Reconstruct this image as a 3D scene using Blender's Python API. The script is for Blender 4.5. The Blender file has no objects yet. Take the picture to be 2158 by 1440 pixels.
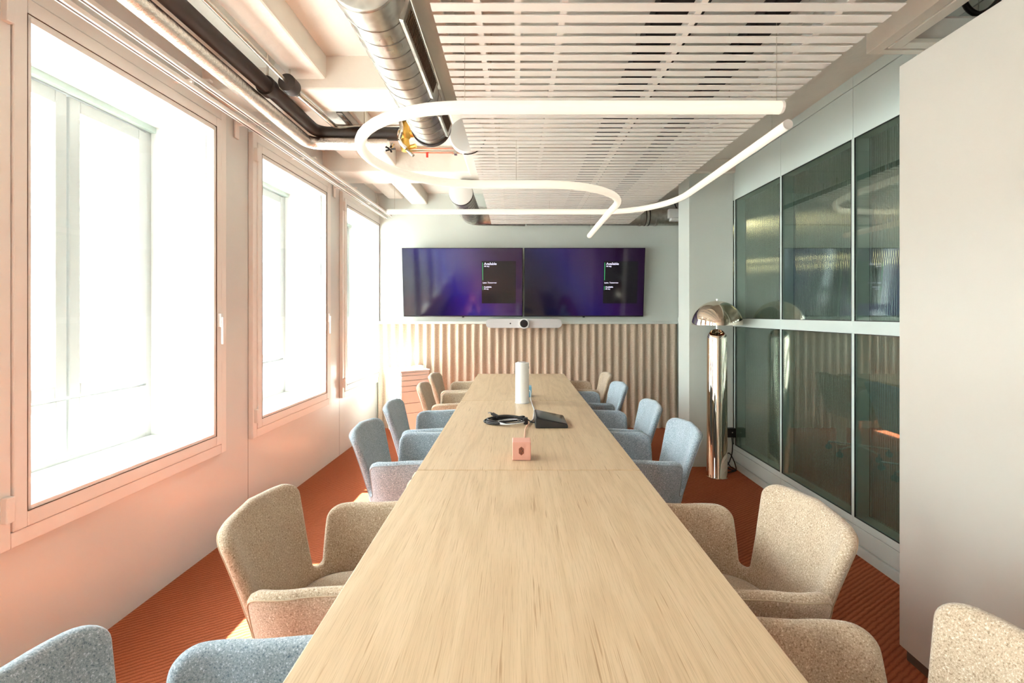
import bpy, bmesh, math, random
from mathutils import Vector, Matrix, Quaternion
from mathutils.geometry import delaunay_2d_cdt
random.seed(7)
SC = bpy.context.scene
COL = SC.collection
PI = math.pi

# ------------------------------------------------------------ camera
CH = 1.38
cam_d = bpy.data.cameras.new('camera')
cam = bpy.data.objects.new('camera', cam_d); COL.objects.link(cam)
cam.location = (0, 0, CH); cam.rotation_euler = (PI/2, 0, 0)
cam_d.sensor_width = 36; cam_d.lens = 36*1000/2158
cam_d.shift_x = -9/2158; cam_d.shift_y = -59/2158
cam_d.clip_start = 0.02
SC.camera = cam

# ------------------------------------------------------------ world, sun, exposure
SC.view_settings.view_transform = 'Standard'
SC.view_settings.look = 'None'
SC.view_settings.gamma = 1
SC.view_settings.use_curve_mapping = False
SC.view_settings.exposure = 0.72
w = bpy.data.worlds.new('sky'); SC.world = w; w.use_nodes = True
bg = w.node_tree.nodes['Background']
bg.inputs[0].default_value = (0.90, 0.955, 1.0, 1); bg.inputs[1].default_value = 15.5
sd = bpy.data.lights.new('sun', 'SUN'); sun = bpy.data.objects.new('sun', sd); COL.objects.link(sun)
sd.energy = 46; sd.angle = math.radians(0.8); sd.color = (1.0, 0.97, 0.94)
sun.rotation_euler = Vector((1, -0.02, -1.32)).to_track_quat('-Z', 'Y').to_euler()
# daylight portals (sampling guides) are added with the windows

# ------------------------------------------------------------ materials
def mat(name, base=(.8,.8,.8), rough=.5, metal=0., spec=.5, coat=0., emit=None, estr=0.):
    m = bpy.data.materials.new(name); m.use_nodes = True
    b = m.node_tree.nodes['Principled BSDF']
    b.inputs['Base Color'].default_value = (*base, 1)
    b.inputs['Roughness'].default_value = rough
    b.inputs['Metallic'].default_value = metal
    b.inputs['Specular IOR Level'].default_value = spec
    b.inputs['Coat Weight'].default_value = coat
    if emit:
        b.inputs['Emission Color'].default_value = (*emit, 1); b.inputs['Emission Strength'].default_value = estr
    return m
def N(m, t, **kw):
    n = m.node_tree.nodes.new(t)
    for k, v in kw.items():
        if hasattr(n, k): setattr(n, k, v)
        else: n.inputs[k].default_value = v
    return n
def L(m, a, b): m.node_tree.links.new(a, b)
def coords(m, scale=(1,1,1), rot=(0,0,0), kind='Object'):
    tc = N(m, 'ShaderNodeTexCoord'); mp = N(m, 'ShaderNodeMapping')
    mp.inputs['Scale'].default_value = scale; mp.inputs['Rotation'].default_value = rot
    L(m, tc.outputs[kind], mp.inputs['Vector']); return mp.outputs['Vector']
def ramp(m, fac, stops):
    r = N(m, 'ShaderNodeValToRGB'); e = r.color_ramp.elements
    while len(e) < len(stops): e.new(.5)
    for i, (p, c) in enumerate(stops): e[i].position = p; e[i].color = (*c, 1)
    L(m, fac, r.inputs['Fac']); return r.outputs['Color']
def B(m): return m.node_tree.nodes['Principled BSDF']
def bump(m, h, strength=.3, dist=.002):
    b = N(m, 'ShaderNodeBump'); b.inputs['Strength'].default_value = strength; b.inputs['Distance'].default_value = dist
    L(m, h, b.inputs['Height']); L(m, b.outputs['Normal'], B(m).inputs['Normal'])
def painted(name, base, rough=.5, amount=.04, spec=.5, sc=2.0):
    m = mat(name, base, rough, spec=spec)
    n = N(m, 'ShaderNodeTexNoise', Scale=sc, Detail=4.0); L(m, coords(m), n.inputs['Vector'])
    lo = tuple(max(0, c*(1-amount)) for c in base); hi = tuple(min(1, c*(1+amount)) for c in base)
    L(m, ramp(m, n.outputs['Fac'], [(.3, lo), (.7, hi)]), B(m).inputs['Base Color'])
    return m
def fabric(name, dark, mid, light, sc=330):
    m = mat(name, mid, .95, spec=.2)
    B(m).inputs['Sheen Weight'].default_value = .35; B(m).inputs['Sheen Roughness'].default_value = .5
    v = coords(m)
    n = N(m, 'ShaderNodeTexNoise', Scale=float(sc), Detail=3.0, Roughness=.75); L(m, v, n.inputs['Vector'])
    c = ramp(m, n.outputs['Fac'], [(.33, dark), (.47, mid), (.56, mid), (.68, light)])
    n2 = N(m, 'ShaderNodeTexNoise', Scale=14.0, Detail=2.0); L(m, v, n2.inputs['Vector'])
    mx = N(m, 'ShaderNodeMix', data_type='RGBA', blend_type='MULTIPLY')
    mx.inputs[0].default_value = .35; L(m, c, mx.inputs[6]); L(m, ramp(m, n2.outputs['Fac'], [(.35, (.82,.82,.82)), (.65, (1,1,1))]), mx.inputs[7])
    L(m, mx.outputs[2], B(m).inputs['Base Color'])
    bump(m, n.outputs['Fac'], .6, .0025)
    return m

M = {}
M['wall'] = painted('sage_paint', (.70,.735,.69), .42, .02)
M['wallL'] = painted('sage_panel_paint', (.72,.725,.695), .28, .02, spec=.6)
M['green'] = painted('sage_partition_paint', (.66,.73,.70), .38, .02)
M['greendark'] = painted('sage_reveal_paint', (.44,.52,.47), .45, .02)
M['panelwhite'] = painted('blush_white_panel', (.545,.495,.44), .32, .015)
M['frame'] = painted('window_frame_paint', (.87,.83,.78), .35, .015)
M['cream'] = painted('cream_lacquer', (.92,.85,.75), .4, .01)
M['reveal'] = painted('white_reveal_paint', (.80,.80,.78), .5, .02)
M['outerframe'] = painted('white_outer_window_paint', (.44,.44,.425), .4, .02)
M['groove'] = mat('dark_groove', (.10,.06,.035), .8)
M['ceil'] = painted('cream_concrete_paint', (.80,.745,.67), .75, .05, sc=1.3)
n_ = N(M['ceil'], 'ShaderNodeTexNoise', Scale=9.0, Detail=8.0); L(M['ceil'], coords(M['ceil']), n_.inputs['Vector']); bump(M['ceil'], n_.outputs['Fac'], .35, .02)
M['slat'] = painted('cream_slat_lacquer', (.84,.80,.75), .42, .015)
M['rail'] = mat('white_metal_rail', (.85,.80,.74), .35)
M['black'] = mat('black_plastic', (.012,.012,.014), .45)
M['rubber'] = mat('black_rubber_foam', (.035,.026,.022), .55)
M['chrome'] = mat('polished_chrome', (.80,.75,.69), .06, 1.0)
M['lampchrome'] = mat('mirror_polished_lamp_metal', (.80,.70,.58), .035, 1.0)
M['steel'] = mat('brushed_pipe_steel', (.70,.66,.60), .25, 1.0)
M['darksteel'] = mat('dull_zinc_steel', (.34,.32,.29), .4, 1.0)
M['brass'] = mat('yellow_brass', (.80,.50,.12), .3, 1.0)
M['white'] = painted('white_plastic', (.85,.85,.83), .4, .01)
M['red'] = mat('red_tag', (.75,.05,.03), .5)
M['grey'] = painted('light_grey_plastic', (.62,.61,.62), .45, .02)
M['pinkplastic'] = painted('salmon_plastic', (.72,.36,.28), .5, .02)
M['bouncefront'] = painted('white_drawer_bounce_tint', (.90,.83,.78), .4, .02)  # white fronts; pink bounce off the carpet is put into the colour
M['blueplastic'] = painted('blue_plastic', (.16,.36,.50), .5, .02)
M['socket'] = mat('socket_recess', (.22,.06,.03), .6)
M['paper'] = painted('paper', (.85,.84,.82), .7, .02)
M['outer'] = painted('neighbour_render', (.82,.80,.78), .8, .05)
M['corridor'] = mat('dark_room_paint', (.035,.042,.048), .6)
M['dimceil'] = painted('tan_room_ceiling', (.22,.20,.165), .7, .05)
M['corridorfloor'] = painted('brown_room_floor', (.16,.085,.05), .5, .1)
M['asphalt'] = painted('pale_courtyard_paving', (.70,.69,.67), .8, .1)

# galvanised spiral duct
m = M['galv'] = mat('galvanised_sheet', (.50,.48,.44), .3, 1.0)
v = N(m, 'ShaderNodeTexVoronoi', Scale=28.0); L(m, coords(m), v.inputs['Vector'])
L(m, ramp(m, v.outputs['Distance'], [(.0, (.45,.43,.395)), (.8, (.62,.60,.55))]), B(m).inputs['Base Color'])
n_ = N(m, 'ShaderNodeTexNoise', Scale=6.0, Detail=3.0); L(m, coords(m), n_.inputs['Vector'])
mr = N(m, 'ShaderNodeMapRange'); mr.inputs['To Min'].default_value = .2; mr.inputs['To Max'].default_value = .42
L(m, n_.outputs['Fac'], mr.inputs['Value']); L(m, mr.outputs[0], B(m).inputs['Roughness'])
# crinkled foil insulation
m = M['foil'] = mat('crinkled_foil', (.86,.80,.74), .22, 1.0)
n_ = N(m, 'ShaderNodeTexNoise', Scale=45.0, Detail=4.0, Roughness=.7); L(m, coords(m), n_.inputs['Vector']); bump(m, n_.outputs['Fac'], .9, .006)

# ribbed carpet
m = M['carpet'] = mat('terracotta_ribbed_carpet', (.36,.10,.045), .95, spec=.15)
tc = coords(m, rot=(0,0,math.radians(-32)))
sx = N(m, 'ShaderNodeSeparateXYZ'); L(m, tc, sx.inputs[0])
nz = N(m, 'ShaderNodeTexNoise', Scale=28.0, Detail=3.0); L(m, tc, nz.inputs['Vector'])
ad = N(m, 'ShaderNodeMath', operation='MULTIPLY_ADD'); ad.inputs[1].default_value = 2*PI/.021
sc2 = N(m, 'ShaderNodeMath', operation='MULTIPLY'); sc2.inputs[1].default_value = 4.2
L(m, nz.outputs['Fac'], sc2.inputs[0]); L(m, sx.outputs['Y'], ad.inputs[0]); L(m, sc2.outputs[0], ad.inputs[2])
sn = N(m, 'ShaderNodeMath', operation='SINE'); L(m, ad.outputs[0], sn.inputs[0])
mr = N(m, 'ShaderNodeMapRange'); mr.inputs['From Min'].default_value = -1; L(m, sn.outputs[0], mr.inputs['Value'])
fine = N(m, 'ShaderNodeTexNoise', Scale=260.0, Detail=3.0); L(m, coords(m), fine.inputs['Vector'])
c1 = ramp(m, mr.outputs[0], [(.0, (.27,.066,.026)), (.28, (.40,.104,.045)), (1., (.46,.128,.058))])
mx = N(m, 'ShaderNodeMix', data_type='RGBA', blend_type='MULTIPLY'); mx.inputs[0].default_value = .55
L(m, c1, mx.inputs[6]); L(m, ramp(m, fine.outputs['Fac'], [(.3, (.6,.6,.6)), (.65, (1.1,1.1,1.1))]), mx.inputs[7])
L(m, mx.outputs[2], B(m).inputs['Base Color'])
hh = N(m, 'ShaderNodeMath', operation='ADD'); L(m, mr.outputs[0], hh.inputs[0]); L(m, fine.outputs['Fac'], hh.inputs[1])
bump(m, hh.outputs[0], .7, .006)

# oak veneer, grain along Y
def oak(name, seed):
    m = mat(name, (.66,.47,.27), .36, spec=.45)
    tc = N(m, 'ShaderNodeTexCoord'); mp = N(m, 'ShaderNodeMapping'); mp.inputs['Location'].default_value = (seed*3.1, seed*7.7, 0)
    L(m, tc.outputs['Object'], mp.inputs['Vector'])
    def st(sx_, sy_, sz_, det, dist=0.):
        q = N(m, 'ShaderNodeMapping'); q.inputs['Scale'].default_value = (sx_, sy_, sz_)
        L(m, mp.outputs[0], q.inputs['Vector'])
        n = N(m, 'ShaderNodeTexNoise', Scale=1.0, Detail=det, Roughness=.65, Distortion=dist); L(m, q.outputs[0], n.inputs['Vector']); return n.outputs['Fac']
    big = st(5.0, .28, 3, 2., .15); ring = N(m, 'ShaderNodeMath', operation='MULTIPLY'); ring.inputs[1].default_value = 70.0; L(m, big, ring.inputs[0])
    sn = N(m, 'ShaderNodeMath', operation='SINE'); L(m, ring.outputs[0], sn.inputs[0])
    mr = N(m, 'ShaderNodeMapRange'); mr.inputs['From Min'].default_value = -1; L(m, sn.outputs[0], mr.inputs['Value'])
    c = ramp(m, mr.outputs[0], [(.0, (.58,.42,.265)), (.45, (.62,.455,.29)), (1., (.64,.475,.31))])
    fine = st(420, 9, 30, 3.); f = ramp(m, fine, [(.32, (.70,.66,.60)), (.52, (1,1,1))])
    mx = N(m, 'ShaderNodeMix', data_type='RGBA', blend_type='MULTIPLY'); mx.inputs[0].default_value = .6
    L(m, c, mx.inputs[6]); L(m, f, mx.inputs[7])
    pores = st(150, 4, 30, 2.); p = ramp(m, pores, [(.28, (.62,.52,.42)), (.36, (1,1,1))])
    m2 = N(m, 'ShaderNodeMix', data_type='RGBA', blend_type='MULTIPLY'); m2.inputs[0].default_value = .8
    L(m, mx.outputs[2], m2.inputs[6]); L(m, p, m2.inputs[7]); L(m, m2.outputs[2], B(m).inputs['Base Color'])
    return m
M['oak'] = [oak('oak_veneer_a', 1), oak('oak_veneer_b', 2), oak('oak_veneer_c', 3)]
M['oakleg'] = painted('pale_oak_leg', (.74,.56,.38), .45, .06, sc=12)

# felt of the corrugated panel
m = M['felt'] = mat('flecked_beige_felt', (.62,.50,.38), .9, spec=.15)
n_ = N(m, 'ShaderNodeTexNoise', Scale=1.0, Detail=3.0, Roughness=.8); L(m, coords(m, (60, 60, 260)), n_.inputs['Vector'])
L(m, ramp(m, n_.outputs['Fac'], [(.3, (.36,.27,.19)), (.45, (.62,.505,.39)), (.6, (.66,.545,.43)), (.75, (.82,.75,.66))]), B(m).inputs['Base Color'])
M['beige'] = fabric('oatmeal_boucle', (.24,.165,.10), (.54,.42,.30), (.90,.82,.70), 240)
M['blue'] = fabric('grey_blue_boucle', (.10,.16,.22), (.36,.435,.495), (.80,.88,.95), 240)
M['beigeseam'] = mat('tan_piping', (.50,.39,.27), .9)
M['blueseam'] = mat('grey_piping', (.30,.36,.40), .9)

def clear_glass(name, f0=.04, tint=(1,1,1), boost=1.0):
    m = bpy.data.materials.new(name); m.use_nodes = True; nt = m.node_tree; nt.nodes.clear()
    o = nt.nodes.new('ShaderNodeOutputMaterial'); mx = nt.nodes.new('ShaderNodeMixShader')
    t = nt.nodes.new('ShaderNodeBsdfTransparent'); g = nt.nodes.new('ShaderNodeBsdfGlossy')
    t.inputs[0].default_value = (*tint, 1); g.inputs['Roughness'].default_value = 0.0; g.inputs[0].default_value = (.95,1,.97,1)
    ge = nt.nodes.new('ShaderNodeNewGeometry'); d = nt.nodes.new('ShaderNodeVectorMath'); d.operation = 'DOT_PRODUCT'
    nt.links.new(ge.outputs['Incoming'], d.inputs[0]); nt.links.new(ge.outputs['Normal'], d.inputs[1])
    def mt(op, a_, b_, c_=None):
        q = nt.nodes.new('ShaderNodeMath'); q.operation = op
        for i_, v_ in enumerate((a_, b_, c_)):
            if v_ is None: continue
            if isinstance(v_, float): q.inputs[i_].default_value = v_
            else: nt.links.new(v_, q.inputs[i_])
        return q.outputs[0]
    ab = mt('ABSOLUTE', d.outputs['Value'], None); om = mt('SUBTRACT', 1.0, ab); p5 = mt('POWER', om, 5.0)
    f = mt('MULTIPLY_ADD', p5, float(1-f0), float(f0)); f = mt('MULTIPLY', f, float(boost))
    nt.links.new(f, mx.inputs[0])
    nt.links.new(t.outputs[0], mx.inputs[1]); nt.links.new(g.outputs[0], mx.inputs[2]); nt.links.new(mx.outputs[0], o.inputs[0])
    return m
M['glass'] = clear_glass('window_glass', .02, (.97,.99,.98), .7)
M['coated'] = clear_glass('coated_partition_glass', .13, (.80,.87,.84))
m = M['reeded'] = mat('reeded_glass', (.80,.84,.80), .06, spec=.5)
B(m).inputs['Transmission Weight'].default_value = .85; B(m).inputs['IOR'].default_value = 1.5
sx = N(m, 'ShaderNodeSeparateXYZ'); L(m, coords(m), sx.inputs[0])
mu = N(m, 'ShaderNodeMath', operation='MULTIPLY'); mu.inputs[1].default_value = 2*PI/.016; L(m, sx.outputs['Y'], mu.inputs[0])
sn = N(m, 'ShaderNodeMath', operation='SINE'); L(m, mu.outputs[0], sn.inputs[0]); bump(m, sn.outputs[0], .30, .002)
M['tube'] = mat('warm_glowing_diffuser', (.5,.47,.42), .5, emit=(1.0,.86,.68), estr=.47)
M['corrlight'] = mat('amber_corridor_light', (.9,.7,.4), .5, emit=(1.0,.74,.40), estr=11)

# TV picture: blue to purple glow of the display itself
def screen_mat(name, k):
    m = mat(name, (.004,.004,.006), .08, spec=.6)
    tc = N(m, 'ShaderNodeTexCoord'); mp = N(m, 'ShaderNodeMapping'); mp.inputs['Rotation'].default_value = (0, math.radians(28), 0)
    L(m, tc.outputs['Object'], mp.inputs['Vector'])
    sx = N(m, 'ShaderNodeSeparateXYZ'); L(m, mp.outputs[0], sx.inputs[0])
    n = N(m, 'ShaderNodeTexNoise', Scale=1.6, Detail=1.0); L(m, tc.outputs['Object'], n.inputs['Vector'])
    a = N(m, 'ShaderNodeMath', operation='MULTIPLY_ADD'); a.inputs[1].default_value = .6; L(m, sx.outputs['X'], a.inputs[0])
    a2 = N(m, 'ShaderNodeMath', operation='MULTIPLY_ADD'); a2.inputs[1].default_value = .25; a2.inputs[2].default_value = .37
    L(m, n.outputs['Fac'], a2.inputs[0]); L(m, a2.outputs[0], a.inputs[2])
    c = ramp(m, a.outputs[0], [(.12, (.003,.002,.006)), (.38, (.006,.004,.10)), (.55, (.020,.008,.30)), (.72, (.075,.012,.20)), (.95, (.030,.003,.050))])
    L(m, c, B(m).inputs['Emission Color']); B(m).inputs['Emission Strength'].default_value = k
    return m
M['screenA'] = screen_mat('screen_picture_left', .42)
M['screenB'] = screen_mat('screen_picture_right', .18)
M['uicard'] = mat('screen_dark_card', (.008,.007,.010), .1, emit=(.012,.009,.014), estr=.2)
M['uitext'] = mat('screen_white_text', (.02,.02,.02), .2, emit=(.75,.72,.9), estr=.9)
M['uigreen'] = mat('screen_green_bar', (.01,.02,.01), .2, emit=(.05,.42,.16), estr=.7)

# ------------------------------------------------------------ mesh helpers
class MB:
    def __init__(s): s.bm = bmesh.new()
    def box(s, x0, x1, y0, y1, z0, z1, bev=0, seg=2, mtx=None):
        t = bmesh.new(); r = bmesh.ops.create_cube(t, size=1)
        for v in t.verts: v.co = Vector(((x0+x1)/2+v.co.x*(x1-x0), (y0+y1)/2+v.co.y*(y1-y0), (z0+z1)/2+v.co.z*(z1-z0)))
        if bev: bmesh.ops.bevel(t, geom=t.edges[:], offset=bev, segments=seg, profile=.5, affect='EDGES')
        return s.merge(t, mtx)
    def merge(s, t, mtx=None):
        if mtx: bmesh.ops.transform(t, matrix=mtx, verts=t.verts[:])
        me = bpy.data.meshes.new('tmp'); t.to_mesh(me); t.free(); s.bm.from_mesh(me); bpy.data.meshes.remove(me); return s
    def tube(s, pts, r, seg=12, cap=True, closed=False, rb=None):
        pts = [Vector(p) for p in pts]; n = len(pts); rings = []
        up = None
        for i, p in enumerate(pts):
            a = pts[i-1] if (i > 0 or closed) else p; b = pts[(i+1) % n] if (i < n-1 or closed) else p
            d = (b-a).normalized()
            if up is None:
                up = Vector((0,0,1)) if abs(d.z) < .9 else Vector((1,0,0))
            x = d.cross(up).normalized(); y = x.cross(d).normalized(); up = y
            rr = r(i/(n-1)) if callable(r) else r
            r2 = rb if rb else rr
            rings.append([s.bm.verts.new(p + x*math.cos(2*PI*k/seg)*rr + y*math.sin(2*PI*k/seg)*r2) for k in range(seg)])
        for i in range(n if closed else n-1):
            A, C = rings[i], rings[(i+1) % n]
            for k in range(seg): s.bm.faces.new((A[k], A[(k+1)%seg], C[(k+1)%seg], C[k]))
        if cap and not closed:
            s.bm.faces.new(rings[0][::-1]); s.bm.faces.new(rings[-1])
        return s
    def lathe(s, prof, seg=32, center=(0,0,0), mtx=None):
        t = bmesh.new(); rings = []
        for r, z in prof:
            if r < 1e-6: rings.append([t.verts.new((0,0,z))])
            else: rings.append([t.verts.new((r*math.cos(2*PI*k/seg), r*math.sin(2*PI*k/seg), z)) for k in range(seg)])
        for A, C in zip(rings, rings[1:]):
            for k in range(seg):
                k2 = (k+1) % seg
                if len(A) == 1 and len(C) == 1: continue
                if len(A) == 1: t.faces.new((A[0], C[k], C[k2]))
                elif len(C) == 1: t.faces.new((A[k], A[k2], C[0]))
                else: t.faces.new((A[k], A[k2], C[k2], C[k]))
        bmesh.ops.recalc_face_normals(t, faces=t.faces[:])
        mm = Matrix.Translation(center)
        if mtx: mm = mm @ mtx
        return s.merge(t, mm)
    def poly_prism(s, pts, h, mtx=None):   # polygon in XY extruded 0..h in Z
        t = bmesh.new(); a = [t.verts.new((x, y, 0)) for x, y in pts]; b = [t.verts.new((x, y, h)) for x, y in pts]; n = len(pts)
        t.faces.new(a[::-1]); t.faces.new(b)
        for k in range(n): t.faces.new((a[k], a[(k+1)%n], b[(k+1)%n], b[k]))
        bmesh.ops.recalc_face_normals(t, faces=t.faces[:]); return s.merge(t, mtx)
    def build(s, name, m, parent=None, smooth=None, loc=None, rot=None):
        me = bpy.data.meshes.new(name); s.bm.to_mesh(me); s.bm.free()
        o = bpy.data.objects.new(name, me); COL.objects.link(o)
        if m: me.materials.append(m)
        if smooth is not None:
            me.shade_smooth()
            if smooth > 0:
                b2 = bmesh.new(); b2.from_mesh(me); th = math.radians(smooth)
                for e in b2.edges:
                    if len(e.link_faces) == 2 and e.calc_face_angle(0) > th: e.smooth = False
                b2.to_mesh(me); b2.free()
        if parent: o.parent = parent
        if loc: o.location = loc
        if rot: o.rotation_euler = rot
        return o
def rotz(a): return Matrix.Rotation(a, 4, 'Z')
def T(x, y, z): return Matrix.Translation((x, y, z))
def tag(o, label=None, cat=None, group=None, kind=None):
    if label: o['label'] = label
    if cat: o['category'] = cat
    if group: o['group'] = group
    if kind: o['kind'] = kind
    return o
def empty(name, loc=(0,0,0), rz=0):
    o = bpy.data.objects.new(name, None); COL.objects.link(o); o.location = loc; o.rotation_euler = (0,0,rz); o.empty_display_size = .1; return o
def struct(o): o['kind'] = 'structure'; return o
def copy_tree(o, parent=None):
    c = o.copy(); COL.objects.link(c)
    if parent: c.parent = parent
    for ch in o.children: copy_tree(ch, c)
    return c
def catmull(P, n=10, closed=False):
    P = [Vector(p) for p in P]; out = []; m = len(P)
    for i in range(m if closed else m-1):
        g = (lambda k: P[k % m]) if closed else (lambda k: P[max(0, min(m-1, k))])
        a, b, c, d = g(i-1), g(i), g(i+1), g(i+2)
        for j in range(n):
            t = j/n
            out.append(.5*((2*b)+(-a+c)*t+(2*a-5*b+4*c-d)*t*t+(-a+3*b-3*c+d)*t**3))
    if not closed: out.append(P[-1])
    return out
def fillet(P, rad, n=10):
    P = [Vector(p) for p in P]; out = [P[0]]
    for i in range(1, len(P)-1):
        a, b, c = P[i-1], P[i], P[i+1]; u = (a-b).normalized(); v = (c-b).normalized()
        ang = u.angle(v); d = min(rad/math.tan(ang/2), .49*(a-b).length if i > 1 else .98*(a-b).length, .98*(c-b).length if i == len(P)-2 else .49*(c-b).length)
        r = d*math.tan(ang/2); bis = (u+v).normalized(); ctr = b + bis*(r/math.sin(ang/2))
        s0 = b+u*d-ctr; s1 = b+v*d-ctr; tot = s0.angle(s1); ax = s0.cross(s1).normalized()
        for k in range(n+1): out.append(ctr + Quaternion(ax, tot*k/n) @ s0)
    out.append(P[-1]); return out
def rrect(w_, h_, r, n=6):
    pts = []
    for cx, cy, a0 in ((w_/2-r, h_/2-r, 0), (-w_/2+r, h_/2-r, 90), (-w_/2+r, -h_/2+r, 180), (w_/2-r, -h_/2+r, 270)):
        for k in range(n+1):
            a = math.radians(a0+90*k/n); pts.append((cx+r*math.cos(a), cy+r*math.sin(a)))
    return pts

# ============================================================ THE ROOM
YB, YF = -2.75, 5.74           # behind the camera / far wall
XR = 1.954                     # glazed partition plane
ZC = 2.83
LX0, LANG = -1.835, -0.0255    # left wall: origin and yaw (local x into the room, local y along it)
def wx(y): return LX0 + math.tan(-LANG)*y

struct(MB().box(-2.6, 2.16, YB, YF+.3, -.12, 0).build('floor', M['carpet']))

# ceiling slab with down-stand beams
ce = struct(MB().box(-2.3, 2.25, YB, YF+.3, ZC, ZC+.15).build('ceiling', M['ceil']))
for y0, y1, xe in ((-.45,-.15,1.37), (1.11,1.41,1.37), (2.67,2.97,1.37), (4.23,4.60,XR+.05)):
    struct(MB().box(-1.95, xe, y0, y1, 2.64, ZC+.01, .012).build('beam', M['ceil'], ce))
struct(MB().box(-1.27, -1.07, YB, YF, 2.70, ZC+.01, .012).build('beam', M['ceil'], ce))
struct(MB().box(-1.55, -1.36, YB, YF, 2.765, ZC+.01, .02).build('beam', M['ceil'], ce))
struct(MB().box(-.42, -.30, YB, 4.3, 2.62, ZC+.01, .012).build('beam', M['ceil'], ce))  # beam dropped lower to keep window light out above the slats
struct(MB().box(1.36, XR, YB, YF, 2.756, ZC+.01).build('soffit', M['ceil'], ce))

# left wall with window openings
wins = [(-2.89, 'a'), (-1.39, 'b'), (.11, 'c'), (1.61, 'd'), (3.11, 'e'), (4.61, 'f')]
CW = 1.225                     # casing width; opening is inset .11
ZB, ZT = .687, 2.433           # glazed opening
wl = MB()
ys = YB-.4
edges_ = []
for y0, _ in wins:
    a, b = y0+.11, y0+CW-.115
    edges_.append((a, min(b, YF+.2)))
prev = YB-.6
for a, b in edges_:
    if a > prev: wl.box(-.40, 0, prev, a, 0, ZC)
    wl.box(-.40, 0, a, b, 0, ZB-.02); wl.box(-.40, 0, a, b, ZT+.02, ZC)
    prev = b
wl.box(-.40, 0, prev, YF+.3, 0, ZC)
o = struct(wl.build('wall_left', M['wallL'], loc=(LX0,0,0), rot=(0,0,LANG)))
# hairline seams between the wall panels
sm = MB()
for y0, _ in wins: sm.box(-.002, .0008, y0-.004, y0-.0015, 0, ZC)
struct(sm.build('panel_seam', M['groove'], o))

def ring_frame(mb, x0, x1, y0, y1, z0, z1, ty, tz, bev=.003, tyb=None):
    tyb = tyb or ty
    mb.box(x0, x1, y0, y0+ty, z0, z1, bev); mb.box(x0, x1, y1-tyb, y1, z0, z1, bev)
    mb.box(x0, x1, y0+ty, y1-tyb, z0, z0+tz, bev); mb.box(x0, x1, y0+ty, y1-tyb, z1-tz, z1, bev)
wi = 0
for y0, tagc in wins[::-1]:
    wi += 1
    W = struct(empty('window_%d' % wi, (LX0,0,0), LANG))
    y1 = y0+CW; a, b = y0+.11, y1-.115
    f = MB(); ring_frame(f, -.002, .032, y0, y1, ZB-.13, ZT+.14, .045, .055); struct(f.build('casing', M['frame'], W))
    f = MB(); ring_frame(f, -.01, .038, y0+.048, y1-.048, ZB-.072, ZT+.082, .048, .056, .004)
    f.box(-.01, .034, y0+.095, a, ZB-.02, ZT+.02); f.box(-.01, .034, b, y1-.095, ZB-.02, ZT+.02)
    f.box(-.01, .034, a-.01, b+.01, ZB-.02, ZB); f.box(-.01, .034, a-.01, b+.01, ZT, ZT+.03)
    sash = struct(f.build('sash', M['frame'], W))
    g = MB(); ring_frame(g, .030, .0384, y0+.0945, y1-.0945, ZB-.017, ZT+.027, .0015, .0015, 0); struct(g.build('gasket', M['groove'], sash))
    struct(MB().box(.018, .022, a, b, ZB, ZT).build('pane', M['glass'], W))
    h = MB(); h.box(.036, .056, y1-.085, y1-.065, 1.30, 1.38, .003); h.box(.052, .066, y1-.082, y1-.068, 1.20, 1.36, .004); struct(h.build('handle', M['white'], sash))
    hg = MB()
    for zz in (ZB-.03, ZT-.05): hg.box(.03, .055, y0+.012, y0+.040, zz, zz+.09, .004)
    struct(hg.build('hinge', M['frame'], sash))
    # white lining of the deep reveal
    r = MB(); r.box(-.34, -.012, a-.004, a+.004, ZB, ZT+.02); r.box(-.34, -.012, b-.004, b+.004, ZB, ZT+.02)
    r.box(-.34, -.012, a, b, ZB-.022, ZB-.002); r.box(-.34, -.012, a, b, ZT+.012, ZT+.024); struct(r.build('reveal', M['reveal'], W))
    # outer double casement window
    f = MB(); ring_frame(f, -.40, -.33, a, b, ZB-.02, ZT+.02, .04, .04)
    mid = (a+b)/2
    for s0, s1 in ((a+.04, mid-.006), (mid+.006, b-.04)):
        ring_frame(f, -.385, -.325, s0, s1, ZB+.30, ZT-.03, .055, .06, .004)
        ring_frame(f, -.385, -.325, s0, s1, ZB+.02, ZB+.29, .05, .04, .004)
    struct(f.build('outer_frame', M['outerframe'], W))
    struct(MB().box(-.33, -.30, a, b, ZT-.02, ZT+.015, .004).build('blind_box', M['greendark'], W))
    struct(MB().box(-.362, -.358, a+.05, b-.05, ZB+.03, ZT-.04).build('outer_pane', M['glass'], W))
    # daylight portal: only guides the sampling of the sky through this opening
    ld = bpy.data.lights.new('window_portal', 'AREA'); ld.shape = 'RECTANGLE'; ld.size = b-a; ld.size_y = ZT-ZB; ld.cycles.is_portal = True
    lo = bpy.data.objects.new('window_portal', ld); COL.objects.link(lo)
    lo.matrix_world = T(LX0,0,0) @ rotz(LANG) @ T(-.42, mid, (ZB+ZT)/2) @ Matrix.Rotation(-PI/2, 4, 'Y')

# far wall, with its ledge
wf = struct(MB().box(wx(YF)-.1, XR+.1, YF, YF+.15, 0, ZC).build('wall_back', M['wall']))
struct(MB().box(wx(YF)+.0, XR-.005, YF-.035, YF+.01, 1.255, 1.287, .002).build('trim_1', M['wall']))
struct(MB().box(wx(YF)+.0, wx(YF)+.018, YF-.03, YF+.01, 0, ZC).build('trim_2', M['wall']))
struct(MB().box(wx(YF)+.02, XR, YF-.012, YF+.01, ZC-.02, ZC).build('trim_3', M['wall']))
struct(MB().box(wx(YB)-.1, XR+.2, YB-.15, YB, 0, ZC).build('wall_rear', M['wall']))

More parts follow.
